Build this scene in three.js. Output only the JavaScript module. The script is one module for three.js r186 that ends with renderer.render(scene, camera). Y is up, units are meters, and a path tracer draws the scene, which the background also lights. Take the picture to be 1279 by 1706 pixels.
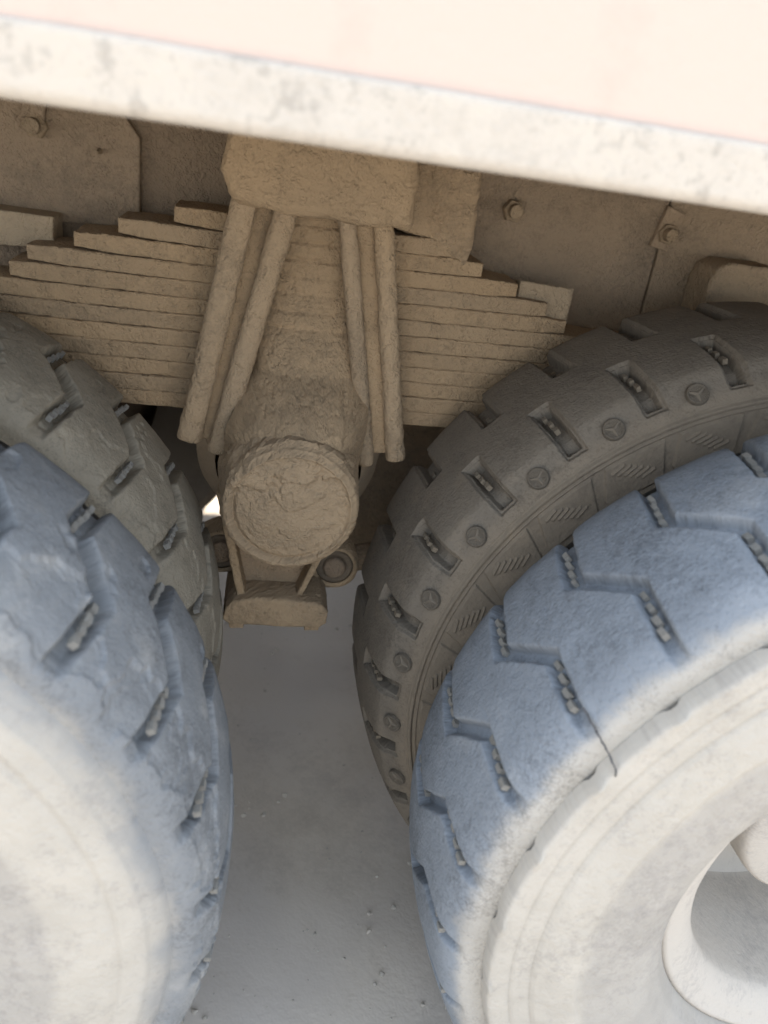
import * as THREE from 'three';
import { mergeGeometries, mergeVertices, toCreasedNormals } from 'three/addons/utils/BufferGeometryUtils.js';
import { ConvexGeometry } from 'three/addons/geometries/ConvexGeometry.js';

// ---------------------------------------------------------------- camera, sky, sun, exposure
const GY = 0.555;                                   // hub height above the ground; truck coordinates have y = 0 at the hubs
const scene = new THREE.Scene();
const camera = new THREE.PerspectiveCamera(66.57, 768 / 1024, 0.05, 300);
camera.position.set(-0.1435, 0.7783 + GY, 0.5258);
camera.rotation.set(-0.45706, -0.18201, 0.13751, 'YXZ');
camera.focus = 1.16; camera.userData.fStop = 3.2;
scene.add(camera);

const SUN_EL = 62 * Math.PI / 180, SUN_AZ = 0.85;    // the sun stands behind the truck: this side is in open shade
const sunDir = new THREE.Vector3(Math.cos(SUN_EL) * Math.sin(SUN_AZ), Math.sin(SUN_EL), -Math.cos(SUN_EL) * Math.cos(SUN_AZ));
{
  const w = 256, h = 128, d = new Float32Array(w * h * 4);
  for (let j = 0; j < h; j++) for (let i = 0; i < w; i++) {
    const el = ((j + 0.5) / h - 0.5) * Math.PI, az = ((i + 0.5) / w - 0.5) * 2 * Math.PI;
    const x = Math.cos(el) * Math.cos(az), y = Math.sin(el), z = Math.cos(el) * Math.sin(az);
    const c = Math.max(0, x * sunDir.x + y * sunDir.y + z * sunDir.z);
    const up = Math.max(0, y), haze = Math.pow(1 - up, 3);
    const glow = 0.5 * Math.pow(c, 6);
    let r = 0.66 + 0.28 * haze + glow, g = 0.77 + 0.20 * haze + glow * 0.95, b = 0.94 + 0.06 * haze + glow * 0.85;
    if (y < 0) { r = 0.5; g = 0.47; b = 0.42; }
    const o = (j * w + i) * 4; d[o] = r; d[o + 1] = g; d[o + 2] = b; d[o + 3] = 1;
  }
  const t = new THREE.DataTexture(d, w, h, THREE.RGBAFormat, THREE.FloatType);
  t.mapping = THREE.EquirectangularReflectionMapping; t.magFilter = t.minFilter = THREE.LinearFilter; t.needsUpdate = true;
  scene.background = t; scene.environment = t; scene.backgroundIntensity = 1; scene.environmentIntensity = 1;
}
const sun = new THREE.DirectionalLight(0xfff1dc, 3.6);
sun.position.copy(sunDir).multiplyScalar(12); sun.target.position.set(0, 0, -1);
sun.castShadow = true; sun.shadow.mapSize.set(2048, 2048); sun.shadow.radius = 3;
Object.assign(sun.shadow.camera, { left: -6, right: 6, top: 6, bottom: -6, near: 1, far: 30 });
scene.add(sun, sun.target);
const renderer = new THREE.WebGLRenderer({ antialias: true });
renderer.toneMapping = THREE.LinearToneMapping; renderer.toneMappingExposure = 2.5;
renderer.shadowMap.enabled = true;

// ---------------------------------------------------------------- noise
let seed = 7;
const rnd = () => { seed = (seed * 1664525 + 1013904223) >>> 0; return seed / 4294967296; };
const hash = (x, y, z) => { let h = Math.imul(x, 374761393) ^ Math.imul(y, 668265263) ^ Math.imul(z, 1274126177); h = Math.imul(h ^ (h >>> 13), 1274126177); return ((h ^ (h >>> 16)) >>> 0) / 4294967296; };
const sm = (t) => t * t * (3 - 2 * t);
function vn(x, y, z) {                               // value noise, 0..1
  const X = Math.floor(x), Y = Math.floor(y), Z = Math.floor(z), a = sm(x - X), b = sm(y - Y), c = sm(z - Z);
  const l = (p, q, t) => p + (q - p) * t;
  return l(l(l(hash(X, Y, Z), hash(X + 1, Y, Z), a), l(hash(X, Y + 1, Z), hash(X + 1, Y + 1, Z), a), b),
    l(l(hash(X, Y, Z + 1), hash(X + 1, Y, Z + 1), a), l(hash(X, Y + 1, Z + 1), hash(X + 1, Y + 1, Z + 1), a), b), c);
}
function fbm(x, y, z, oct = 4, gain = 0.5) { let s = 0, a = 1, n = 0; for (let i = 0; i < oct; i++) { s += a * (vn(x, y, z) - 0.5); n += a; a *= gain; x = x * 2.03 + 7.1; y = y * 2.03 + 3.7; z = z * 2.03 + 5.3; } return s / n * 2; }   // about -1..1
const ss = (a, b, x) => sm(Math.min(1, Math.max(0, (x - a) / (b - a))));
const lerp = (a, b, t) => a + (b - a) * t;
const mix3 = (a, b, t) => [lerp(a[0], b[0], t), lerp(a[1], b[1], t), lerp(a[2], b[2], t)];

// ---------------------------------------------------------------- textures (tileable, 0.6 m a tile)
const TILE = 0.6;
function pnoise(N, cells, s) {                       // one octave of periodic value noise
  const g = new Float32Array(cells * cells); for (let i = 0; i < g.length; i++) g[i] = hash(i, s, 91);
  const o = new Float32Array(N * N), k = cells / N;
  for (let j = 0; j < N; j++) { const y = j * k, Y = Math.floor(y), b = sm(y - Y), y1 = (Y + 1) % cells;
    for (let i = 0; i < N; i++) { const x = i * k, X = Math.floor(x), a = sm(x - X), x1 = (X + 1) % cells;
      const p = g[Y * cells + X], q = g[Y * cells + x1], r = g[y1 * cells + X], t = g[y1 * cells + x1];
      o[j * N + i] = (p + (q - p) * a) * (1 - b) + (r + (t - r) * a) * b - 0.5; } }
  return o;
}
function layers(N, list, s) { const o = new Float32Array(N * N); list.forEach(([cells, amp], k) => { const n = pnoise(N, cells, s + k * 13); for (let i = 0; i < o.length; i++) o[i] += n[i] * amp; }); return o; }
function colourTex(N, fn) {
  const d = new Uint8Array(N * N * 4);
  for (let i = 0; i < N * N; i++) { const c = fn(i); for (let k = 0; k < 3; k++) d[i * 4 + k] = Math.max(0, Math.min(255, Math.round(255 * Math.pow(Math.max(0, c[k]), 1 / 2.2)))); d[i * 4 + 3] = 255; }
  const t = new THREE.DataTexture(d, N, N); t.colorSpace = THREE.SRGBColorSpace; t.wrapS = t.wrapT = THREE.RepeatWrapping; t.magFilter = THREE.LinearFilter; t.minFilter = THREE.LinearMipmapLinearFilter; t.generateMipmaps = true; t.needsUpdate = true; return t;
}
function greyTex(N, a) {
  let lo = 1e9, hi = -1e9; for (const v of a) { if (v < lo) lo = v; if (v > hi) hi = v; }
  const d = new Uint8Array(N * N * 4); for (let i = 0; i < N * N; i++) { const v = Math.round(255 * (a[i] - lo) / (hi - lo)); d[i * 4] = d[i * 4 + 1] = d[i * 4 + 2] = v; d[i * 4 + 3] = 255; }
  const t = new THREE.DataTexture(d, N, N); t.wrapS = t.wrapT = THREE.RepeatWrapping; t.magFilter = THREE.LinearFilter; t.minFilter = THREE.LinearMipmapLinearFilter; t.generateMipmaps = true; t.needsUpdate = true; return t;
}
const TN = 1024;
const rubberN = layers(TN, [[6, .5], [14, .45], [40, .4], [110, .5], [230, .6], [420, .7]], 3);
const rubberMap = colourTex(TN, (i) => { const v = 1 + 0.42 * rubberN[i]; return [v, v, v]; });
const rubberBump = greyTex(TN, layers(TN, [[30, .5], [90, .6], [200, .8], [400, .6]], 21));
const mudN = layers(TN, [[5, .5], [12, .5], [30, .5], [80, .5], [190, .5], [400, .4]], 41);
const mudMap = colourTex(TN, (i) => { const v = 1 + 0.30 * mudN[i]; return [v, v * (1 - 0.02 * mudN[i]), v * (1 - 0.05 * mudN[i])]; });
const mudB = layers(TN, [[24, .8], [60, .9], [130, .8], [260, .6], [480, .4]], 61);
const mudBump = greyTex(TN, mudB.map((v) => v > 0 ? v * 1.3 : v * 0.7));
const dustN = layers(TN, [[4, .5], [10, .5], [26, .5], [70, .5], [170, .5], [380, .4]], 81);
const dustMap = colourTex(TN, (i) => { const v = 1 + 0.26 * dustN[i]; return [v, v, v * (1 - 0.03 * dustN[i])]; });
const dustBump = greyTex(TN, layers(TN, [[20, .7], [60, .7], [150, .7], [330, .5]], 99));
const streakN = (() => { const a = layers(TN, [[5, .5], [14, .5], [40, .4], [120, .3]], 131), b = new Float32Array(TN * TN); const col = layers(TN, [[7, .5], [19, .5], [47, .5]], 151);
  for (let j = 0; j < TN; j++) for (let i = 0; i < TN; i++) b[j * TN + i] = a[j * TN + i] * 0.7 + col[((j >> 3) * TN) + i] * 0.7; return b; })();
const paintMap = colourTex(TN, (i) => { const v = 1 + 0.14 * streakN[i], q = Math.max(0, streakN[i] - .15) * .25; return [v, v * (1 - q * .25), v * (1 - q * .35)]; });
const railN = layers(TN, [[8, .5], [30, .6], [70, .7], [150, .5], [300, .4]], 171);
const railMap = colourTex(TN, (i) => { const v = 1 + 0.16 * railN[i] - 0.34 * ss(-.05, 0.5, railN[i] * 0.7 + 0.5 * streakN[i]); return [v, v * 1.0, v * 1.01]; });
const groundN = layers(TN, [[3, .6], [8, .5], [20, .5], [60, .4], [160, .4], [400, .4]], 201);
const groundMap = colourTex(TN, (i) => { const v = 1 + 0.2 * groundN[i]; return [v, v * 0.995, v * (0.985)]; });
const groundBump = greyTex(TN, layers(TN, [[6, .6], [16, .6], [50, .6], [140, .5], [350, .5]], 231));

const M = (c, map, bump, bs, rough = 0.95, extra = {}) => new THREE.MeshStandardMaterial({ color: new THREE.Color().setRGB(...c), map, bumpMap: bump, bumpScale: bs, roughness: rough, metalness: 0, ...extra });
const matTread = M([1, 1, 1], rubberMap, rubberBump, 0.0016, 0.86, { vertexColors: true });
const matSide = M([1, 1, 1], dustMap, dustBump, 0.0016, 0.93, { vertexColors: true });
const matMud = M([1, 1, 1], mudMap, mudBump, 0.0056, 1, { vertexColors: true });
const matFrame = M([.30, .228, .155], mudMap, mudBump, 0.0015, .95);
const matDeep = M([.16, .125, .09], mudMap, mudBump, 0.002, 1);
const matBody = M([.545, .437, .377], paintMap, dustBump, 0.0006, .6);
const matRail = M([.50, .46, .40], railMap, dustBump, 0.0010, .75);
const matRim = M([.47, .435, .385], dustMap, dustBump, 0.0010, .8);
const matDisc = M([.50, .47, .42], dustMap, dustBump, 0.0008, .85);
const matStud = M([.34, .33, .30], mudMap, mudBump, 0.001, .95);
const matStudDark = M([.26, .22, .165], mudMap, mudBump, 0.001, .95);
const matBush = M([.17, .135, .095], rubberMap, rubberBump, 0.001, .8);
const matGround = M([1, 1, 1], groundMap, groundBump, 0.0011, 1, { vertexColors: true });
const matStone = M([.43, .395, .34], mudMap, mudBump, 0.002, 1);

// ---------------------------------------------------------------- scene helpers
function mesh(name, g, m, parent, label) { const o = new THREE.Mesh(g, m); o.name = name; o.castShadow = o.receiveShadow = true; if (label) o.userData.label = label; (parent || scene).add(o); return o; }
function group(name, parent, label) { const o = new THREE.Group(); o.name = name; if (label) o.userData.label = label; (parent || scene).add(o); return o; }
// a grid surface: fn(i, j) gives { p: [x, y, z], uv: [u, v], c: [r, g, b] }
function grid(ni, nj, fn, colours = true) {
  const P = new Float32Array((ni + 1) * (nj + 1) * 3), U = new Float32Array((ni + 1) * (nj + 1) * 2), C = colours ? new Float32Array(P.length) : null, I = [];
  for (let j = 0; j <= nj; j++) for (let i = 0; i <= ni; i++) { const k = j * (ni + 1) + i, q = fn(i / ni, j / nj, i, j); P.set(q.p, k * 3); U.set(q.uv, k * 2); if (C) C.set(q.c, k * 3); }
  for (let j = 0; j < nj; j++) for (let i = 0; i < ni; i++) { const a = j * (ni + 1) + i, b = a + 1, c = a + ni + 1, d = c + 1; I.push(a, b, d, a, d, c); }
  const g = new THREE.BufferGeometry(); g.setAttribute('position', new THREE.BufferAttribute(P, 3)); g.setAttribute('uv', new THREE.BufferAttribute(U, 2)); if (C) g.setAttribute('color', new THREE.BufferAttribute(C, 3));
  g.setIndex(I); g.computeVertexNormals(); return g;
}
const MUD = [.350, .256, .156];
const mudTone = (x, y, z, base = MUD) => { const n = fbm(x * 9, y * 9, z * 9, 4), m = fbm(x * 3 + 9, y * 3, z * 3, 2), f = 1 + 0.13 * n + 0.09 * m; return [base[0] * f * (1 + .03 * m), base[1] * f, base[2] * f * (1 - .05 * m)]; };
// a rough bar of rounded rectangular section from a to b; 'up' fixes the h direction; amp = roughness in metres
function bar(a, b, w, h, { up = [0, 1, 0], rad = 0.004, seg = 60, amp = 0.001, freq = 60, base = MUD, ns = 6, taper = null, s = 0, end = 0.4 } = {}) {
  const A = new THREE.Vector3(...a), B = new THREE.Vector3(...b), D = B.clone().sub(A), L = D.length(); D.normalize();
  const Wd = new THREE.Vector3().crossVectors(D, new THREE.Vector3(...up)).normalize(), Hd = new THREE.Vector3().crossVectors(Wd, D).normalize();
  const sec = []; const hw = w / 2, hh = h / 2, r = Math.min(rad, hw, hh);
  const push = (x, y) => sec.push([x, y]);
  for (const [cx, cy, a0] of [[hw - r, hh - r, 0], [-hw + r, hh - r, 90], [-hw + r, -hh + r, 180], [hw - r, -hh + r, 270]]) {
    for (let k = 0; k <= 4; k++) { const t = (a0 + k * 22.5) * Math.PI / 180; push(cx + r * Math.cos(t), cy + r * Math.sin(t)); }
    const n = sec[sec.length - 1], nx = a0 === 0 ? [-hw + r, hh] : a0 === 90 ? [-hw, -hh + r] : a0 === 180 ? [hw - r, -hh] : [hw, hh - r];
    for (let k = 1; k < ns; k++) push(lerp(n[0], nx[0], k / ns), lerp(n[1], nx[1], k / ns));
  }
  const per = [0]; for (let i = 1; i <= sec.length; i++) { const p = sec[i - 1], q = sec[i % sec.length]; per.push(per[i - 1] + Math.hypot(p[0] - q[0], p[1] - q[1])); }
  const N = sec.length, caps = 6, J = seg + 2 * caps;
  return grid(N, J, (u, v, i, j) => {
    let t, sc;                                       // caps: shrink to the axis at both ends with a rounded rim
    const e = r * end * 2;
    if (j < caps) { const q = j / caps; sc = Math.sin(q * Math.PI / 2); t = e * (1 - Math.sqrt(1 - Math.pow(1 - Math.min(1, (1 - sc) * 1), 2))) * 0; if (j === 0) sc = 0; else sc = [0, .5, .8, .93, .98, 1][j - 1 + 1] ?? 1; t = [0, 0, 0, .04 * e, .3 * e, .62 * e][j]; }
    else if (j > J - caps) { const k = J - j; sc = [0, .5, .8, .93, .98, 1][k]; t = L - [0, 0, 0, .04 * e, .3 * e, .62 * e][k]; }
    else { sc = 1; t = e + (L - 2 * e) * (j - caps) / seg; }
    const q = sec[i % N], tp = taper ? taper(t / L) : [1, 1, 0];
    const x = q[0] * sc * tp[0], y = q[1] * sc * tp[1] + (tp[2] || 0);
    const p = A.clone().addScaledVector(D, t).addScaledVector(Wd, x).addScaledVector(Hd, y);
    const ln = Math.hypot(q[0] / hw, q[1] / hh) || 1, n = amp * (fbm(p.x * freq + s, p.y * freq, p.z * freq, 4, .6) + 0.8 * fbm(p.x * freq * .3 + s, p.y * freq * .3, p.z * freq * .3, 2));
    const nd = Wd.clone().multiplyScalar(q[0] / hw).addScaledVector(Hd, q[1] / hh).normalize(); p.addScaledVector(nd, n);
    if (sc < 1) p.addScaledVector(D, (j < caps ? -1 : 1) * n * .6);
    return { p: p.toArray(), uv: [t / TILE + s * .137, per[i] / TILE + s * .31], c: mudTone(p.x + s, p.y, p.z, base) };
  });
}
// a rough slab: an extruded outline with bevels, then displaced
function slab(pts, z0, z1, bevel, amp, freq, base = MUD, s = 0, hole = null) {
  const sh = new THREE.Shape(pts.map((p) => new THREE.Vector2(...p))); if (hole) sh.holes.push(new THREE.Path(hole.map((p) => new THREE.Vector2(...p))));
  let g = new THREE.ExtrudeGeometry(sh, { depth: z1 - z0 - 2 * bevel, bevelThickness: bevel, bevelSize: bevel, bevelOffset: -bevel, bevelSegments: 3, steps: 2, curveSegments: 8 });
  g.translate(0, 0, z0 + bevel); if (g.index) g = g.toNonIndexed();
  const subdivide = (geo, max) => {                  // split long edges so that the roughness has vertices to move
    let pos = Array.from(geo.attributes.position.array);
    for (let it = 0; it < 7; it++) { const out = []; let any = false;
      for (let i = 0; i < pos.length; i += 9) { const v = [0, 1, 2].map((k) => pos.slice(i + k * 3, i + k * 3 + 3)); const d = [0, 1, 2].map((k) => Math.hypot(...[0, 1, 2].map((m) => v[k][m] - v[(k + 1) % 3][m]))); const k = d.indexOf(Math.max(...d));
        if (d[k] <= max) { out.push(...v[0], ...v[1], ...v[2]); continue; } any = true; const a = v[k], b = v[(k + 1) % 3], c = v[(k + 2) % 3], m = a.map((x, q) => (x + b[q]) / 2); out.push(...a, ...m, ...c, ...m, ...b, ...c); }
      pos = out; if (!any) break; }
    const o = new THREE.BufferGeometry(); o.setAttribute('position', new THREE.Float32BufferAttribute(pos, 3)); return o;
  };
  g = subdivide(g, 0.011); g = mergeVertices(g, 1e-4); g.computeVertexNormals();
  return roughen(g, amp, freq, base, s);
}
function roughen(g, amp, freq, base = MUD, s = 0) {
  if (!g.attributes.normal) g.computeVertexNormals();
  const P = g.attributes.position, Nn = g.attributes.normal, C = new Float32Array(P.count * 3), U = new Float32Array(P.count * 2);
  for (let i = 0; i < P.count; i++) {
    const x = P.getX(i), y = P.getY(i), z = P.getZ(i), n = amp * (fbm(x * freq + s, y * freq, z * freq, 4, .6) + .9 * fbm(x * freq * .3 + s, y * freq * .3, z * freq * .3, 2));
    P.setXYZ(i, x + Nn.getX(i) * n, y + Nn.getY(i) * n, z + Nn.getZ(i) * n);
    C.set(mudTone(x + s, y, z, base), i * 3); U.set([(x + z * .8) / TILE + s * .17, (y + z * .6) / TILE + s * .29], i * 2);
  }
  g.setAttribute('color', new THREE.BufferAttribute(C, 3)); g.setAttribute('uv', new THREE.BufferAttribute(U, 2)); g.computeVertexNormals(); return g;
}
function lathe(profile, seg, a0 = 0, a1 = Math.PI * 2, shade = null) {           // profile [[r, z]...] round the z axis
  let len = [0]; for (let i = 1; i < profile.length; i++) len.push(len[i - 1] + Math.hypot(profile[i][0] - profile[i - 1][0], profile[i][1] - profile[i - 1][1]));
  return grid(seg, profile.length - 1, (u, v, i, j) => { const t = lerp(a0, a1, u), [r, z] = profile[j], p = [r * Math.cos(t), r * Math.sin(t), z]; return { p, uv: [t * .36 / TILE, len[j] / TILE], c: shade ? shade(p) : [1, 1, 1] }; });
}
const smoothProfile = (pts, step) => {               // resample a polyline of [z, r] through a Catmull-Rom curve
  const c = new THREE.CatmullRomCurve3(pts.map(([z, r]) => new THREE.Vector3(z, r, 0)), false, 'centripetal'); const n = Math.max(4, Math.round(c.getLength() / step));
  return c.getSpacedPoints(n).map((p) => [p.x, p.y]);
};

// ---------------------------------------------------------------- ground
{
  const g = grid(150, 150, (u, v) => {
    const q = (t) => Math.sign(t) * Math.pow(Math.abs(t), 3.2), x = q(u * 2 - 1) * 40, z = -0.6 + q(v * 2 - 1) * 40;
    const near = Math.exp(-(x * x + (z + .6) * (z + .6)) / 9), y = near * (0.006 * fbm(x * 3, 0, z * 3, 4) + 0.0025 * fbm(x * 16, 4, z * 16, 3));
    const m = fbm(x * 1.7, 9, z * 1.7, 4), k = fbm(x * 6, 2, z * 6, 3), f = 1 + .22 * m + .14 * k, w = ss(-.1, .5, fbm(x * 2.3 + 4, 1, z * 2.3, 3));
    const c = mix3([.545, .50, .45], [.58, .52, .44], w);
    return { p: [x, y, z], uv: [x / 1.1, z / 1.1], c: c.map((a) => a * f) };
  });
  const idx = g.index.array; for (let i = 0; i < idx.length; i += 3) { const t = idx[i + 1]; idx[i + 1] = idx[i + 2]; idx[i + 2] = t; } g.computeVertexNormals();
  const o = mesh('ground', g, matGround); o.userData.kind = 'structure'; o.userData.label = 'dusty grey brown packed earth under the truck';
  const list = [];
  for (let k = 0; k < 260; k++) {
    const r = 0.0015 + 0.0060 * Math.pow(rnd(), 4), x = -0.22 + rnd() * 0.5, z = -1.4 + rnd() * 1.5;
    const cl = fbm(x * 5 + 3, 7, z * 5, 3); if (cl < -0.05 && rnd() < .8) continue;
    const pts = []; for (let i = 0; i < 14; i++) { const t = rnd() * 6.283, y = rnd() * 2 - 1, q = Math.sqrt(1 - y * y) * (0.7 + .5 * rnd()); pts.push(new THREE.Vector3(q * Math.cos(t), y * .75, q * Math.sin(t)).multiplyScalar(r)); }
    const c = new ConvexGeometry(pts); c.translate(x, 0.001 + r * .35, z); list.push(c);
  }
  const gs = mergeGeometries(list); const U = gs.attributes.position; gs.setAttribute('uv', new THREE.BufferAttribute(new Float32Array(U.count * 2).map((_, i) => i % 2 ? U.getZ(i >> 1) : U.getX(i >> 1)), 2));
  const o2 = mesh('gravel', gs, matStone); o2.userData = { kind: 'stuff', label: 'small stones and dirt crumbs scattered on the packed earth', category: 'gravel' };
}

// ---------------------------------------------------------------- the truck
const truck = group('dump_truck', null, 'dusty pale dump truck seen between its rear wheels, mud caked leaf spring in the middle');
truck.userData.category = 'dump truck'; truck.position.y = GY;

// tyres ------------------------------------------------------------
const D2R = Math.PI / 180, PITCH = 12;
const polyAt = (poly, z) => { if (z >= poly[0][1]) return poly[0][0]; for (let i = 1; i < poly.length; i++) if (z >= poly[i][1]) return lerp(poly[i - 1][0], poly[i][0], (poly[i - 1][1] - z) / (poly[i - 1][1] - poly[i][1])); return poly[poly.length - 1][0]; };
function segDist(px, pz, ax, az, bx, bz) { const dx = bx - ax, dz = bz - az, t = Math.max(0, Math.min(1, ((px - ax) * dx + (pz - az) * dz) / (dx * dx + dz * dz))); return [Math.hypot(px - ax - t * dx, pz - az - t * dz), t]; }
const LUG = [[136.5, 0.0], [136.4, -0.02], [135.3, -0.108], [140.9, -0.176], [138.7, -0.30]];      // centre line of a groove: angle, z
const MMD = 0.56 * D2R;
function lugHeight(th, z, T) {                       // depth of the zigzag grooves of the worn tyres
  let best = 1e9, hw = .01;
  for (let k = -1; k <= 1; k++) { const o = T.phase + PITCH * (Math.round((th - T.phase - 138) / PITCH) + k);
    for (let i = 1; i < LUG.length; i++) { const [d] = segDist((th - o) * MMD, z, LUG[i - 1][0] * MMD, LUG[i - 1][1], LUG[i][0] * MMD, LUG[i][1]); const w = (i <= 2 ? .0088 : i === 3 ? .0092 : .0118) * (T.wide || 1); if (d - w < best) { best = d - w; hw = w; } } }
  const e = best + 0.0014 * fbm(th * .8, z * 90, T.s, 3);
  const deep = T.deep * lerp(.30, 1, ss(-0.016, -0.036, z)) * ss(-.0108, -.020, z);
  return -deep * (1 - ss(-.0038, .0012, e)) - 0.0007 * (1 - ss(0, .004, Math.max(0, e)));
}
function newHeight(th, z, T) {                       // square slots of the newer tyre, each with a shallow stepped rim
  let h = 0; const a = th - T.phase;
  const slot = (c0, c1, z0, z1, w) => { const k = Math.round((a - c0) / PITCH), t = (z - z0) / (z1 - z0), c = lerp(c0, c1, t) + k * PITCH, dx = Math.abs(a - c) * MMD * 1.07 - w, dz = Math.max(z - Math.max(z0, z1), Math.min(z0, z1) - z), d = Math.max(dx, dz) + .0007 * fbm(th * 1.3, z * 120, T.s, 2);
    h = Math.min(h, -0.0055 * (1 - ss(-.0018, .0004, d)) - 0.0165 * (1 - ss(-.0072, -.0046, d))); };
  slot(131.7, 131.2, -0.113, -0.014, .0170); slot(137.7, 138.9, -0.160, -0.31, .0180);
  return h;
}
// one tyre; profile tables are [z, r] with z = 0 at the outer face of that tyre
function buildWheel(T) {
  const w = group('wheel', truck, T.label); w.position.set(T.x, 0, T.z);
  const P = smoothProfile(T.tread, T.step), n = P.length - 1, nu = T.nu;
  const nrm = P.map((_, i) => { const a = P[Math.max(0, i - 1)], b = P[Math.min(n, i + 1)], tz = b[0] - a[0], tr = b[1] - a[1], l = Math.hypot(tz, tr); return [tr / l, -tz / l]; });   // outward (z, r): tread runs towards -z
  const lens = [0]; for (let i = 1; i <= n; i++) lens.push(lens[i - 1] + Math.hypot(P[i][0] - P[i - 1][0], P[i][1] - P[i - 1][1]));
  const block = (k, nu, js) => grid(nu, js, (u, v, ii, jj) => {
    const j = Math.round(jj / js * n), [z, r] = P[j], [nz, nr] = nrm[j];
    const thd = T.phase + PITCH * (k + u) + polyAt(T.cut, z), th = thd * D2R;
    let h = T.height(thd, z, T);
    const cx = r * Math.cos(th), cy = r * Math.sin(th);
    h += T.rough * (0.0007 * fbm(cx * 45, cy * 45, z * 45 + T.s, 3) + 0.0011 * fbm(cx * 12, cy * 12, z * 12 + T.s, 2));
    if (T.chip) h -= T.chip(thd, z);
    if (T.cut === LUG) h *= ss(-.0106, -.019, z);
    const R = r + nr * h, Z = z + nz * h;
    return { p: [R * Math.cos(th), R * Math.sin(th), Z], uv: [thd * D2R * 0.56 / TILE + T.s * .37, lens[j] / TILE + T.s * .21], c: T.tone(cx, cy, z, r, h) };
  });
  const cache = {};
  for (let k = 0; k < 30; k++) {
    const mid = (((T.phase + PITCH * (k + .5) + 138 - T.seen[0]) % 360) + 360) % 360;
    const seen = mid < T.seen[1] - T.seen[0];
    if (seen) mesh('tread_block', block(k, nu, n), matTread, w);
    else { const g = cache.g || (cache.g = block(0, 12, 30)); const o = mesh('tread_block', g, matTread, w); o.rotation.z = PITCH * k * D2R; }
    if (seen && T.studs) for (const [da, dz, rr, sx, sl, tw] of T.studs) {
      const a = (T.phase + PITCH * k + da + (rnd() - .5) * .12) * D2R, g = new THREE.BoxGeometry(1, 1, 1, 2, 2, 2);
      const q = g.attributes.position; for (let i = 0; i < q.count; i++) { const v = new THREE.Vector3(q.getX(i), q.getY(i), q.getZ(i)); const m = Math.max(Math.abs(v.x), Math.abs(v.y), Math.abs(v.z)); v.lerp(v.clone().normalize().multiplyScalar(.56), .14); q.setXYZ(i, v.x, v.y, v.z); } g.computeVertexNormals();
      const o = mesh('groove_stud', g, T.studMat, w); const R = rr + (rnd() - .5) * .001; o.position.set(R * Math.cos(a), R * Math.sin(a), dz + (rnd() - .5) * .001); o.rotation.set(0, 0, a); o.rotateX(tw); o.scale.set(.008, sx * (.85 + .3 * rnd()), sl * (.85 + .3 * rnd()));
    }
    if (seen && T.emblem) T.emblem(w, T.phase + PITCH * k, k);
    if (T.panel) { const key = seen ? 'hi' : 'lo'; const g = seen ? T.panel(k, 96, 84, T) : (cache.p || (cache.p = T.panel(0, 10, 12, T))); const o = mesh('sidewall_panel', g, matSide, w); if (!seen) o.rotation.z = PITCH * k * D2R; }
  }
  // outer sidewall
  const S = T.side.length ? T.sharp : null;
  mesh('sidewall', grid(T.sideSeg || 300, S.length - 1, (u, v, i, j) => {
    const th = u * Math.PI * 2, [z, r] = S[j], cx = r * Math.cos(th), cy = r * Math.sin(th); let h = 0.0006 * fbm(cx * 30, cy * 30, z * 30 + T.s, 3) + .0012 * fbm(cx * 8, cy * 8, T.s, 2) * (T.smooth ?? 1);
    if (T.sideBump) h += T.sideBump(th / D2R, r, T);
    if (T.studs) h += .0017 * ss(.398, .404, r) * ss(.458, .450, r) * fbm(cx * 85, cy * 85, T.s, 3, .6);
    return { p: [cx, cy, z + h], uv: [cx / TILE + T.s * .3, cy / TILE + T.s * .17], c: T.tone(cx, cy, z, r, 0) };
  }), matSide, w);
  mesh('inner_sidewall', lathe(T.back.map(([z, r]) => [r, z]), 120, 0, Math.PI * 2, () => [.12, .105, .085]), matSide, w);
  return w;
}
const dense = (pts, step) => { const o = [pts[0]]; for (let i = 1; i < pts.length; i++) { const a = pts[i - 1], b = pts[i], m = Math.max(1, Math.round(Math.hypot(a[0] - b[0], a[1] - b[1]) / step)); for (let k = 1; k <= m; k++) o.push([lerp(a[0], b[0], k / m), lerp(a[1], b[1], k / m)]); } return o; };
const DUST = [.415, .388, .340], RUBBER_SKY_TINT = [.198, .222, .250], BROWN = [.162, .140, .110], GREYB = [.27, .24, .185];  // outer tread rubber has blue sky light mixed into its colour
function lugTone(dustFrom, rubber, dust, s, patch = .5) {
  return (x, y, z, r, h) => {
    const n = fbm(x * 30 + s, y * 30, z * 30, 4, .65), m = fbm(x * 7 + s, y * 7, z * 7, 3);
    const k = z < -.12 ? 0 : ss(.6, -.6, (r - dustFrom) / (dustFrom > .52 ? .013 : .034) + n * .8 + m * .3);     // dust sticks below a ragged line on the shoulder
    const d = ss(.1, .75, n * .55 + m * .75) * patch;
    const old = r < .50 && z > -.06 ? ss(.405, .39, r + .006 * n) * .75 + ss(.1, .7, n * .5 + m * .8) * .5 : 0;             // smooth rubber showing through, in patches and inside the rough ring
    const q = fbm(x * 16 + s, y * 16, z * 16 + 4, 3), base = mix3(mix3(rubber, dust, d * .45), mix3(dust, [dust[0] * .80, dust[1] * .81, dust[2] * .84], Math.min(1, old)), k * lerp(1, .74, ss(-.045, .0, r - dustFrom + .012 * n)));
    return base.map((c) => c * (1 + .14 * n + (.13 - .06 * k) * m + .08 * q));
  };
}
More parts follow.
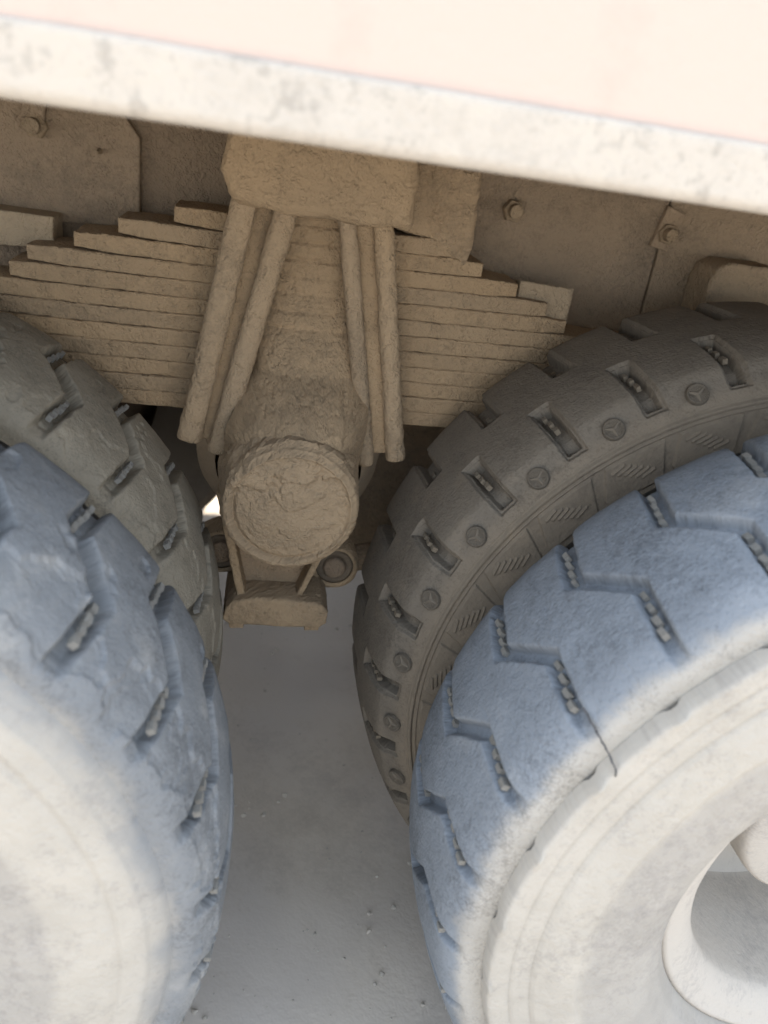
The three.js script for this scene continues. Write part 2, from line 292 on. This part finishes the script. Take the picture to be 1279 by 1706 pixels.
const lugTread = [[-0.0105, .499], [-0.0105, .511], [-0.012, .527], [-0.024, .5415], [-0.040, .551], [-0.08, .558], [-0.15, .563], [-0.22, .559], [-0.262, .551], [-0.282, .540], [-0.295, .52]];
const lugSide = dense([[-0.010, .5068], [-0.001, .5066], [0.0075, .5045], [0.0095, .502], [.0098, .482], [.0075, .4795], [.0098, .477], [.0105, .458], [.0085, .455], [.0125, .452], [.0155, .437], [.0165, .43], [.0178, .405], [.0150, .4015], [.0155, .385], [.0140, .365], [.010, .335], [0, .31], [-0.014, .29], [-0.034, .277], [-0.05, .272]], .0035);
const wornSide = dense([[-0.012, .5095], [-0.006, .505], [-.001, .497], [.003, .487], [.0052, .4855], [.0070, .472], [.0100, .462], [.0078, .459], [.0115, .452], [.0150, .43], [.017, .40], [.016, .365], [.010, .335], [0, .31], [-0.014, .29], [-0.034, .277], [-0.05, .272]], .0035);
const lugBack = [[-0.295, .52], [-0.312, .47], [-0.318, .42], [-0.31, .36], [-0.29, .30], [-0.27, .27]];
const lugStuds = [];
for (const [z, sl] of [[-.232, .011], [-.216, .011], [-.200, .011], [-.184, .010]]) lugStuds.push([polyAt(LUG, z) + .25, z, .5505, .0065, sl, 0]);
for (const [z, sl] of [[-.102, .011], [-.083, .012], [-.064, .012], [-.046, .012]]) lugStuds.push([polyAt(LUG, z) + .15, z, .5485, .0070, sl, .05]);
const nubs = (th, r, T) => { const a = (((th - T.phase - 134.2) % PITCH) + PITCH) % PITCH - PITCH / 2; return .005 * (1 - ss(.9, 1.35, Math.abs(a))) * ss(.4995, .503, r) * (1 - ss(.511, .5125, r)); };
const base = { step: .0021, nu: 58, cut: LUG, height: lugHeight, tread: lugTread, side: lugSide, sharp: lugSide, back: lugBack, studs: lugStuds, studMat: matStud, rough: 1 };
const wheelRO = buildWheel({ ...base, x: .643, z: 0, phase: 0, s: 1.3, deep: .0135, seen: [85, 222], sideBump: nubs, sideSeg: 420, tone: lugTone(.5355, RUBBER_SKY_TINT, DUST, 2.1, .4), label: 'outer right wheel with worn grey tread, blue sky light painted in, and pale dusty sidewall' });
const chip = (th, z) => { const e = fbm(th * .22 + 5, z * 15, 2, 4, .55) + .55 * ss(-.12, -.045, z) * (1 - ss(-.035, -.015, z)) - .28; return .0055 * ss(.02, .10, e) + .002 * ss(.25, .3, e); };
const wheelLO = buildWheel({ ...base, x: -.712, z: 0, phase: -.4, s: 5.7, deep: .0165, wide: 1.25, seen: [-25, 82], sharp: wornSide, rough: 1.1, chip: (th, z) => .6 * chip(th, z), tone: lugTone(.503, mix3(RUBBER_SKY_TINT, GREYB, .2).map((c) => c * .84), DUST, 6.3, .7), label: 'outer left wheel with scuffed chipped tread and pale dusty sidewall' });
const liTread = lugTread.map(([z, r]) => [z, r - .021]), down = (p, d) => p.map(([z, r]) => [z, r > .4 ? r - d : r]);
const wheelLI = buildWheel({ ...base, x: -.727, z: -.368, phase: -1, s: 9.1, deep: .017, wide: 1.35, seen: [-15, 90], rough: 1.3, tread: liTread, side: lugSide, sharp: down(lugSide, .021), back: down(lugBack, .021), studs: lugStuds.map((q) => { const c = [...q]; c[2] -= .021; return c; }), chip: (th, z) => .35 * chip(th + 5, z), tone: lugTone(.500, GREYB, [.30, .255, .185], 3.3, .8), label: 'inner left wheel, worn brownish grey tyre behind the outer left wheel' });
const newTread = [[-0.004, .541], [-0.011, .5505], [-0.022, .5625], [-0.032, .5745], [-0.038, .5795], [-0.046, .583], [-0.07, .590], [-0.11, .597], [-0.17, .602], [-0.22, .603], [-0.258, .602], [-0.272, .597], [-0.280, .587], [-0.295, .55]];
const newSide = dense([[0.004, .455], [.006, .43], [.004, .38], [-.01, .33], [-0.04, .28]], .02);
function newPanel(k, nu, nv, T) {                    // shoulder foot and upper sidewall: rim line, raised plates with fine ribs, channels between
  return grid(nu, nv, (u, v) => {
    const r = lerp(.541, .455, v), thd = T.phase + PITCH * (k + u) + 131.5, th = thd * D2R, a = (u * PITCH - 6) * r * D2R;
    let z = lerp(-0.004, 0.004, v) ;
    z += .0045 * ss(.5385, .5365, r) * (1 - ss(.5325, .5305, r)) + .0022 * ss(.5275, .5262, r) * (1 - ss(.5245, .5230, r));        // two circumferential beads
    const sl = a + (r - .495) * .42, edge = Math.abs(sl) - .0435, plate = (1 - ss(-.0012, .0012, edge)) * ss(.522, .5195, r) * (1 - ss(.470, .467, r));
    z += .0036 * plate;
    for (let i = -2.5; i <= 2.5; i++) { const dx = -a - i * .0070, dy = r - .500 + i * .0049, p = dx * .974 + dy * .225, q = -dx * .225 + dy * .974; z += .0026 * (1 - ss(.0095, .0115, Math.abs(p))) * (1 - ss(.0009, .0022, Math.abs(q))); }
    z += .0005 * fbm(r * 60, thd * .6, T.s, 3);
    const cx = r * Math.cos(th), cy = r * Math.sin(th);
    return { p: [cx, cy, z], uv: [cx / TILE, cy / TILE], c: T.tone(cx, cy, z, r, 0) };
  });
}
const emblemGeo = (() => {                           // a round boss with three raised rays, 32 mm across
  const parts = [lathe([[.0, .0012], [.0115, .0012], [.0125, .0026], [.0145, .0032], [.0160, .0022], [.0168, -.003]], 28)];
  for (let k = 0; k < 3; k++) { const a = k * 2 * Math.PI / 3, c = [Math.cos(a), Math.sin(a)], q = [-c[1], c[0]]; const pts = [[0, 0, .0042], [c[0] * .0122, c[1] * .0122, .0026], [0, 0, .0008], ...[1, -1].flatMap((s) => [[q[0] * s * .0032 + c[0] * .0022, q[1] * s * .0032 + c[1] * .0022, .0012], [c[0] * .0122 + q[0] * s * .0012, c[1] * .0122 + q[1] * s * .0012, .0012]])].map((p) => new THREE.Vector3(...p)); const g = new ConvexGeometry(pts); const n = g.attributes.position.count; g.setAttribute('uv', new THREE.BufferAttribute(new Float32Array(n * 2), 2)); g.setAttribute('color', new THREE.BufferAttribute(new Float32Array(n * 3).fill(1), 3)); parts.push(g); }
  const g = mergeGeometries(parts.map((p) => p.index ? p.toNonIndexed() : p)); const C = g.attributes.color; for (let i = 0; i < C.count; i++) C.setXYZ(i, .165, .142, .11); return g;
})();
const wheelRI = buildWheel({ ...base, x: .643, z: -.385, phase: 0, s: 13.7, seen: [78, 228], cut: [[131.5, 0], [131.5, -.105], [138.3, -.175], [138.3, -.3]], height: newHeight, tread: newTread, sharp: newSide, side: newSide, sideSeg: 120, back: [[-0.29, .55], [-0.308, .48], [-0.312, .42], [-0.30, .36], [-0.27, .28]], nu: 80, step: .0016, rough: .6, panel: newPanel, studMat: matStudDark,
  studs: [[131.9, -.094, .5835, .0065, .012, 0], [131.75, -.076, .5815, .0065, .012, 0], [131.6, -.058, .579, .0065, .012, 0], [138.1, -.192, .5835, .0065, .010, 0], [138.4, -.212, .581, .0065, .010, 0]],
  emblem: (w, a0) => { const a = (a0 + 137.4) * D2R, o = mesh('emblem_disc', emblemGeo, matSide, w); const r = .5605, z = -.0150; o.position.set(r * Math.cos(a), r * Math.sin(a), z); const nrm = new THREE.Vector3(Math.cos(a) * .67, Math.sin(a) * .67, .74).normalize(); const tan = new THREE.Vector3(-Math.sin(a), Math.cos(a), 0); const up = new THREE.Vector3().crossVectors(nrm, tan); o.scale.setScalar(.92); o.quaternion.setFromRotationMatrix(new THREE.Matrix4().makeBasis(up, tan.negate(), nrm)); },
  tone: (x, y, z, r) => { const n = fbm(x * 30 + 7, y * 30, z * 30, 4, .65), m = fbm(x * 7, y * 7, z * 7, 3); const k = ss(.1, .8, n * .6 + m * .7) * .5 + .35 * ss(.565, .545, r); return mix3(BROWN, [.25, .20, .14], k).map((c) => c * (1 + .12 * n)); }, label: 'inner right wheel with dark square slotted tread and star marked shoulder' });

// rims of the two outer wheels, plain discs behind on the inner ones
const rimP = [[.276, -.058], [.2775, -.046], [.275, -.0385], [.2705, -.036], [.266, -.0375], [.261, -.041], [.254, -.0425], [.246, -.046], [.234, -.0545], [.2265, -.0625], [.223, -.071], [.2225, -.085], [.2228, -.12], [.224, -.19], [.2235, -.24], [.220, -.252]];
for (const w of [wheelRO, wheelLO]) {
  mesh('rim', lathe(rimP, 160), matRim, w);
  mesh('wheel_disc', lathe([[.222, -.25], [.20, -.255], [.16, -.256], [.10, -.256]], 96), matDisc, w);
  mesh('hub_cap', lathe([[.118, -.262], [.118, -.150], [.116, -.140], [.110, -.134], [.085, -.131], [.05, -.130], [.0005, -.130]], 72), matRim, w);
}
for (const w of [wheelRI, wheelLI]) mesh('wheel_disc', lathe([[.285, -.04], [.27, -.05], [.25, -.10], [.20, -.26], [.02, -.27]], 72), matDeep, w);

{
  const pts = [[-.4630, .3000, -.032], [-.4555, .2900, -.014], [-.4491, .2815, -.0055], [-.4430, .2735, -.0015], [-.4389, .2664, .0045], [-.4345, .2580, .0095], [-.4330, .2508, .0085], [-.4318, .2490, .0050]].map((p) => new THREE.Vector3(...p));
  const g = new THREE.TubeGeometry(new THREE.CatmullRomCurve3(pts), 60, .0008, 6); const q = g.attributes.position; for (let i = 0; i < q.count; i++) { const t = Math.floor(i / 7) / 60, k = .0012 * fbm(t * 22, 3, i % 7, 3); q.setXYZ(i, q.getX(i) + k, q.getY(i) + k * .6, q.getZ(i)); } g.computeVertexNormals();
  mesh('torn_lip', g, M([.14, .14, .145], rubberMap, rubberBump, .001, .9), wheelRO, 'dark torn edge of rubber across the shoulder');
}
// the wheels of the far side, which keep the daylight out from under the truck
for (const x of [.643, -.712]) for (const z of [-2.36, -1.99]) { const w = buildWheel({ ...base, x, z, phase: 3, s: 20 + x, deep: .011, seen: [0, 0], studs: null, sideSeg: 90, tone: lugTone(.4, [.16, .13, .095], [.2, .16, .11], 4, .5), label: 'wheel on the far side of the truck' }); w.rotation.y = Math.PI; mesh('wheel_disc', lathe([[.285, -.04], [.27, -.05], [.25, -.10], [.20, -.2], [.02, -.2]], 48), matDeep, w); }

// leaf spring --------------------------------------------------------
const spring = group('leaf_spring', truck, 'stack of mud caked spring leaves, shortest on top');
const TX = -.088;
{
  const leftEnd = [-.284, -.363, -.426, -.492, -.518, -.57, -.62, -.64, -.66, -.68, -.70, -.70], rightEnd = [.132, .186, .249, .303, .342, .42, .46, .48, .50, .52, .52, .52];
  let y = .6335;
  for (let k = 0; k < 12; k++) {
    const t = .0252, mid = y - t / 2, z = -.748 + .003 * (rnd() - .5), droop = .0;
    const x0 = leftEnd[k], x1 = rightEnd[k], nick = .045;
    const g = bar([x0, mid, z], [x1, mid, z], .098, t + .0002, { rad: .0034, seg: 190, amp: .0013, freq: 70, ns: 8, s: k * 3.3, base: [.352, .256, .155],
      taper: (u) => { const e = Math.min(u, 1 - u) * (x1 - x0), q = ss(0, .05, e); return [lerp(.9, 1, q), lerp(.84, 1, q), lerp(-.0012, 0, q) + .007 * Math.pow(Math.max(0, .45 - u) / .45, 2)]; } });
    mesh('spring_leaf', g, matMud, spring);
    y -= t;
  }
}
// U-bolts -------------------------------------------------------------
const UZ = -.655;
for (const [x0, x1, yb, wd, zz, s] of [[-.181, -.253, .300, .037, -.650, 1], [-.121, -.209, .284, .034, -.648, 4], [-.040, .032, .277, .027, UZ, 7], [.012, .080, .289, .030, UZ, 11]])
  mesh('u_bolt', bar([x0, .668, zz], [x1, yb, zz], wd, .034, { up: [0, 0, 1], rad: .0145, seg: 120, amp: .0020, freq: 66, s: 20 + s, ns: 4, base: [.345, .258, .164] }), matMud, truck);
// mud between the rods of each pair
for (const [x0, x1, yb, s] of [[-.150, -.232, .297, 2], [-.013, .056, .296, 5]]) mesh('packed_mud', bar([x0, .66, -.679], [x1, yb, -.675], .045, .03, { up: [0, 0, 1], rad: .012, seg: 90, amp: .0030, freq: 40, s: 40 + s }), matMud, truck);

// saddle between the U-bolts: leaf edges under mud on top, running out into the trunnion below
mesh('spring_saddle', grid(130, 190, (u, v) => {
  const y = lerp(.655, .26, v), at = (tab) => { for (let k = 1; k < tab.length; k++) if (y >= tab[k][0]) return lerp(tab[k][1], tab[k - 1][1], (y - tab[k][0]) / (tab[k - 1][0] - tab[k][0])); return tab[tab.length - 1][1]; };
  const xl = at([[.66, -.135], [.42, -.165], [.37, -.182], [.33, -.198], [.25, -.196]]), xr = at([[.66, -.020], [.42, .018], [.37, .024], [.33, .020], [.25, .014]]), x = lerp(xl, xr, u), c = (u - .5) * 2;
  const low = ss(.50, .33, y);
  let z = at([[.66, -.694], [.54, -.690], [.48, -.672], [.42, -.630], [.385, -.572], [.36, -.533], [.338, -.5165], [.318, -.520], [.25, -.534]]) - (.016 + .085 * low) * Math.pow(Math.abs(c), lerp(3.5, 2.4, low));
  const f = (y - .6335) / .0252, fr = f - Math.floor(f), rip = Math.min(fr, 1 - fr);
  z -= .0065 * (1 - ss(0, .2, rip)) * (1 - ss(.53, .42, y)) * (.55 + .45 * fbm(x * 20, y * 20, 3, 2));
  z += .0030 * fbm(x * 28, y * 28, 1.5, 4, .6) + .005 * fbm(x * 9, y * 9, 4.5, 2);
  z += .004 * ss(.06, .3, fbm(x * 40, y * 18, 8, 3)) * low;
  return { p: [x, y, z], uv: [x / TILE, y / TILE], c: mudTone(x, y, z) };
}), matMud, truck);

// trunnion end with its crust -----------------------------------------
{
  const cx = -.092, cy = .2535;
  const prof = dense([[.088, -.78], [.112, -.75], [.116, -.66], [.112, -.60], [.108, -.555], [.106, -.530], [.1045, -.520], [.101, -.5135], [.0965, -.512], [.092, -.5155], [.0885, -.5225], [.082, -.5245], [.06, -.521], [.03, -.517], [.0004, -.516]], .0022);
  let L = [0]; for (let i = 1; i < prof.length; i++) L.push(L[i - 1] + Math.hypot(prof[i][0] - prof[i - 1][0], prof[i][1] - prof[i - 1][1]));
  mesh('trunnion', grid(300, prof.length - 1, (u, v, i, j) => {
    const t = u * Math.PI * 2, [rr0, z0] = prof[j], r0 = rr0 * .975, c = Math.cos(t), s = Math.sin(t), top = ss(-.1, .75, s), X = r0 * c, Y = r0 * s;
    const face = z0 > -.535 ? 1 : 0;
    let lump = .0022 * fbm(X * 45, Y * 45, z0 * 45 + 3, 4, .6) + .003 * fbm(X * 16, Y * 16, z0 * 16, 3);
    const crust = ss(.02, .30, fbm(X * 26 + 2, Y * 26, z0 * 26, 4, .62) + (top - .5) * .55 - ss(.0, .06, -Y - .02) * .25);
    lump += .0034 * crust * (.5 + .7 * top);
    lump += .0045 * top * ss(.1, .45, fbm(X * 34 + 5, Y * 34, z0 * 34 + 9, 3)) * ss(.02, .09, Y);
    const crack = .012 + Math.abs(fbm(X * 18 + 31, Y * 18, z0 * 18 + 2, 3)); lump -= .0004 * (1 - ss(.008, .035, crack)) * ss(-.1, .2, fbm(X * 11, Y * 11, 5, 2) + .1); lump += .0011 * fbm(X * 150, Y * 150, z0 * 150, 3, .7) + .0016 * ss(.25, .6, fbm(X * 90, Y * 90, z0 * 90 + 4, 2));
    let r = r0, z = z0; if (z0 > -.518 || r0 < .093) { z += lump * (r0 > .086 ? .7 : 1); if (top > .2 && r0 > .05 && r0 < .1) z += .003 * top * crust; } else { r += lump; z += lump * .3 * face; }
    if (r0 < .0955 && z0 > -.53) { z += ss(.0955, .088, r0) * .0095; z -= .0085 * ss(.080, .084, r0) * ss(.0935, .0895, r0) * ss(.0, .7, -.62 * c - .72 * s); }
    const p = [cx + r * c, cy + r * s, z]; return { p, uv: [p[0] / TILE + z, p[1] / TILE], c: mudTone(p[0], p[1], p[2], [.335, .247, .153]) };
  }), matMud, truck);
}
// bracket under the trunnion --------------------------------------------
const bracket = group('trunnion_bracket', truck);
mesh('web_plate', slab([[-.208, .24], [-.200, .195], [-.178, .10], [-.157, .028], [-.065, .032], [-.052, .075], [-.036, .125], [.0, .20], [.004, .24]], -.74, -.655, .004, .0022, 40, [.33, .25, .165], 3), matMud, bracket);
mesh('web_flange', bar([-.20, .225, -.64], [-.158, .025, -.64], .05, .014, { up: [1, 0, 0], rad: .004, seg: 50, amp: .0016, freq: 50, s: 71 }), matMud, bracket);
mesh('web_flange', bar([-.008, .185, -.64], [-.063, .03, -.64], .05, .012, { up: [1, 0, 0], rad: .004, seg: 50, amp: .0016, freq: 50, s: 74 }), matMud, bracket);
mesh('base_block', slab([[-.186, .020], [-.172, .034], [-.135, .040], [-.085, .040], [-.050, .036], [-.022, .030], [-.010, .016], [-.010, -.008], [-.022, -.017], [-.178, -.017], [-.190, -.006]], -.72, -.596, .006, .0026, 40, MUD, 5), matMud, bracket);
for (const x of [-.166, -.036]) mesh('bracket_foot', slab([[x - .014, -.016], [x + .015, -.016], [x + .013, -.029], [x - .011, -.030]], -.69, -.606, .003, .0012, 60, MUD, x * 40), matMud, bracket);
mesh('mud_lump', roughen(mergeVertices(new THREE.IcosahedronGeometry(1, 14).deleteAttribute('uv').deleteAttribute('normal'), 1e-4).scale(.05, .014, .018).translate(-.105, .10, -.650), .008, 45, MUD, 9), matMud, bracket);
// torque rods with their rubber bushes
for (const [x, y, sx, s] of [[-.200, .072, -1, 3], [.004, .050, 1, 6]]) {
  const rod = group('torque_rod', truck); 
  const eye = lathe([[.022, -.05], [.040, -.05], [.045, -.044], [.046, -.01], [.043, .006], [.037, .010], [.034, .006]], 40); eye.translate(x, y, -.70); eye.computeVertexNormals(); mesh('rod_eye', roughen(eye, .0018, 50, [.33, .25, .16], s), matMud, rod);
  const b = lathe([[.035, -.02], [.034, .003], [.030, .0075], [.024, .004], [.020, .002]], 36); b.translate(x, y, -.70); mesh('rubber_bush', b, matBush, rod);
  const pin = lathe([[.0215, -.02], [.0212, .008], [.017, .013], [.0003, .014]], 28); pin.translate(x, y, -.70); mesh('rod_pin', roughen(pin, .001, 60, [.25, .19, .13], s + 2), matMud, rod);
  mesh('rod_shaft', bar([x + sx * .03, y - .005, -.735], [x + sx * .62, y - .02, -1.02], .05, .05, { rad: .024, seg: 40, amp: .002, freq: 30, s: 60 + s, base: [.26, .2, .135] }), matMud, rod);
}
// trunnion shaft, housing behind, axles
mesh('trunnion_axle', (() => { const g = lathe([[.125, -.72], [.165, -.80], [.175, -.90], [.16, -1.0], [.11, -1.06], [.09, -1.2], [.09, -2.0]], 60); g.translate(-.09, .235, 0); return roughen(g, .004, 24, [.27, .21, .14], 2); })(), matMud, truck);
mesh('rear_crossmember', slab([[-.26, .42], [.12, .42], [.34, .30], [.36, .10], [.34, -.08], [.20, -.12], [.05, -.115], [.0, -.02], [-.16, -.02], [-.24, .06], [-.26, .2]], -1.10, -.98, .02, .006, 14, [.24, .185, .125], 8), matMud, truck);
for (const x of [.643, -.712]) mesh('axle_housing', (() => { const g = lathe([[.10, -.62], [.115, -.75], [.115, -1.0], [.2, -1.15], [.22, -1.3], [.2, -1.45], [.115, -1.6], [.115, -2.2]], 48); g.translate(x, 0, 0); return roughen(g, .004, 20, [.24, .19, .13], x); })(), matMud, truck);

// clamp plate over the spring ----------------------------------------------
mesh('clamp_plate', slab([[-.205, .670], [-.188, .658], [-.10, .652], [.02, .650], [.046, .648], [.054, .66], [.050, .76], [-.175, .79], [-.204, .755], [-.216, .70]], -.735, -.612, .016, .0062, 34, MUD, 12), matMud, truck);
mesh('mud_clod', slab([[.04, .645], [.09, .628], [.118, .605], [.148, .592], [.160, .60], [.163, .66], [.166, .74], [.04, .75]], -.80, -.700, .012, .0085, 34, [.36, .265, .165], 15), matMud, truck, 'cracked block of dried mud beside the clamp plate');

// frame rail --------------------------------------------------------------
const frame = group('frame_rail', truck, 'brown dusty frame rail behind the spring');
mesh('rail_web', slab([[-2.3, .47], [2.4, .47], [2.4, .90], [-2.3, .90]], -.86, -.832, .003, .0012, 12, [.29, .22, .15], 30), matMud, frame);
mesh('gusset_plate', slab([[-1.2, .56], [-.349, .585], [-.347, .715], [-.372, .748], [-.5, .80], [-1.2, .80]], -.831, -.812, .003, .0012, 20, [.31, .236, .16], 33), matMud, frame);
mesh('gusset_plate', slab([[.158, .50], [.5165, .50], [.5165, .80], [.176, .80], [.176, .72]], -.831, -.816, .003, .0012, 20, [.31, .236, .16], 36), matMud, frame);
mesh('gusset_plate', slab([[.519, .50], [1.6, .50], [1.6, .80], [.519, .80]], -.831, -.814, .003, .0012, 20, [.30, .23, .155], 38), matMud, frame);
function hexBolt(x, y, z, r, len, rot, s) {
  const pts = []; for (let i = 0; i < 6; i++) { const a = i * Math.PI / 3 + rot; pts.push([x + r * Math.cos(a), y + r * Math.sin(a)]); }
  const g = mergeGeometries([slab(pts, z, z + len, .003, .0016, 60, [.30, .23, .15], s), slab(Array.from({ length: 14 }, (_, i) => [x + .6 * r * Math.cos(i * .4488), y + .6 * r * Math.sin(i * .4488)]), z + len - .004, z + len + .014, .002, .001, 70, [.30, .23, .15], s + 1)].map((q) => q.toNonIndexed()));
  return g;
}
for (const [x, y, r, s] of [[-.494, .714, .0185, 1], [.247, .679, .0185, 2], [.522, .672, .018, 3], [-.405, .690, .005, 5]]) mesh('frame_bolt', hexBolt(x, y, -.815, r, .016, s, s), matMud, frame);
mesh('bolt_tab', slab([[.498, .650], [.531, .643], [.545, .706], [.512, .716]], -.816, -.806, .002, .001, 50, [.31, .236, .16], 41), matMud, frame);
mesh('bolt_tab', slab([[-.512, .724], [-.480, .722], [-.476, .748], [-.508, .75]], -.815, -.80, .003, .001, 50, [.31, .236, .16], 43), matMud, frame);
// small brackets
mesh('stop_bracket', slab([[-.62, .545], [-.466, .550], [-.464, .596], [-.62, .60]], -.815, -.755, .003, .0009, 40, [.36, .29, .2], 44), matMud, truck, 'plain bracket left of the spring, paler than the rest');
mesh('stop_bracket', (() => { const g = slab([[-.048, -.032], [.044, -.034], [.047, .030], [-.046, .032]], -.05, .0, .003, .0009, 40, [.35, .275, .185], 46); g.rotateX(-.18); g.rotateZ(-.03); g.translate(.302, .550, -.722); return g; })(), matMud, truck, 'tilted square bracket at the right end of the spring');
mesh('stop_bracket', slab([[.585, .54], [.585, .612], [.592, .634], [.61, .645], [.70, .645], [.70, .54]], -.813, -.735, .006, .0012, 40, [.31, .24, .16], 48), matMud, truck, 'rounded bracket above the inner right tyre');

// body: side rail and panel -------------------------------------------------
const TILT = -.0195;
{
  const P = []; const z0 = -.155, z1 = -.08, yb = .7585, yt = .8065, r = .010;      // rounded lower lip
  const sec = [[z0, yb + .006], [z0 + .01, yb]]; for (let k = 0; k <= 6; k++) { const a = -Math.PI / 2 + k * Math.PI / 12; sec.push([z1 - r + r * Math.cos(a), yb + r + r * Math.sin(a)]); }
  for (let k = 1; k <= 10; k++) sec.push([z1, lerp(yb + r, yt - .004, k / 10)]); sec.push([z1 - .0015, yt - .001], [z1 - .005, yt], [z0, yt]);
  const len = [0]; for (let i = 1; i < sec.length; i++) len.push(len[i - 1] + Math.hypot(sec[i][0] - sec[i - 1][0], sec[i][1] - sec[i - 1][1]));
  const g = grid(620, sec.length - 1, (u, v, i, j) => { const x = lerp(-4.6, 4.6, u), [z, y] = sec[j], n = .0010 * fbm(x * 25, y * 25, z * 25, 4) + .0015 * fbm(x * 5, y * 5, z * 5, 2); return { p: [x, y + (x + .09) * TILT + n * .4, z + n], uv: [x / TILE, len[j] / TILE], c: [1, 1, 1] }; });
  mesh('side_rail', g, matRail, truck, 'scuffed pale rail along the bottom of the body');
  const face = (fn, m, name) => mesh(name, grid(60, 24, fn), m, truck);
  const wall = new THREE.BoxGeometry(9.2, 1.75, .012, 40, 20, 1); wall.translate(0, .8055 + .875, -.092); const q = wall.attributes.position, w = wall.attributes.uv;
  for (let i = 0; i < q.count; i++) { const x = q.getX(i), y = q.getY(i); q.setXYZ(i, x, y + (x + .09) * TILT, q.getZ(i) + .004 * fbm(x * 2, y * 2, 1, 2)); w.setXY(i, x / TILE, y / TILE); } wall.computeVertexNormals();
  mesh('body_panel', wall, matBody, truck, 'pale body side above the rail');
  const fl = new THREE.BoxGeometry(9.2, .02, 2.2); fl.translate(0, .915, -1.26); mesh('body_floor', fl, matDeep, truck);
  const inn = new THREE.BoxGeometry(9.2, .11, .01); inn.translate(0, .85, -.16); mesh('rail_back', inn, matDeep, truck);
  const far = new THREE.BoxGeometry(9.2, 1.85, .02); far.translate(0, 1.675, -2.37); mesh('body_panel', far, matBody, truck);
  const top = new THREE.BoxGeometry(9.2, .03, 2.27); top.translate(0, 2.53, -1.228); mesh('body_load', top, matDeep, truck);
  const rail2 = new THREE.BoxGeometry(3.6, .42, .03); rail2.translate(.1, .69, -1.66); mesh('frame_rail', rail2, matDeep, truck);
}
renderer.setSize(768, 1024);
renderer.render(scene, camera);
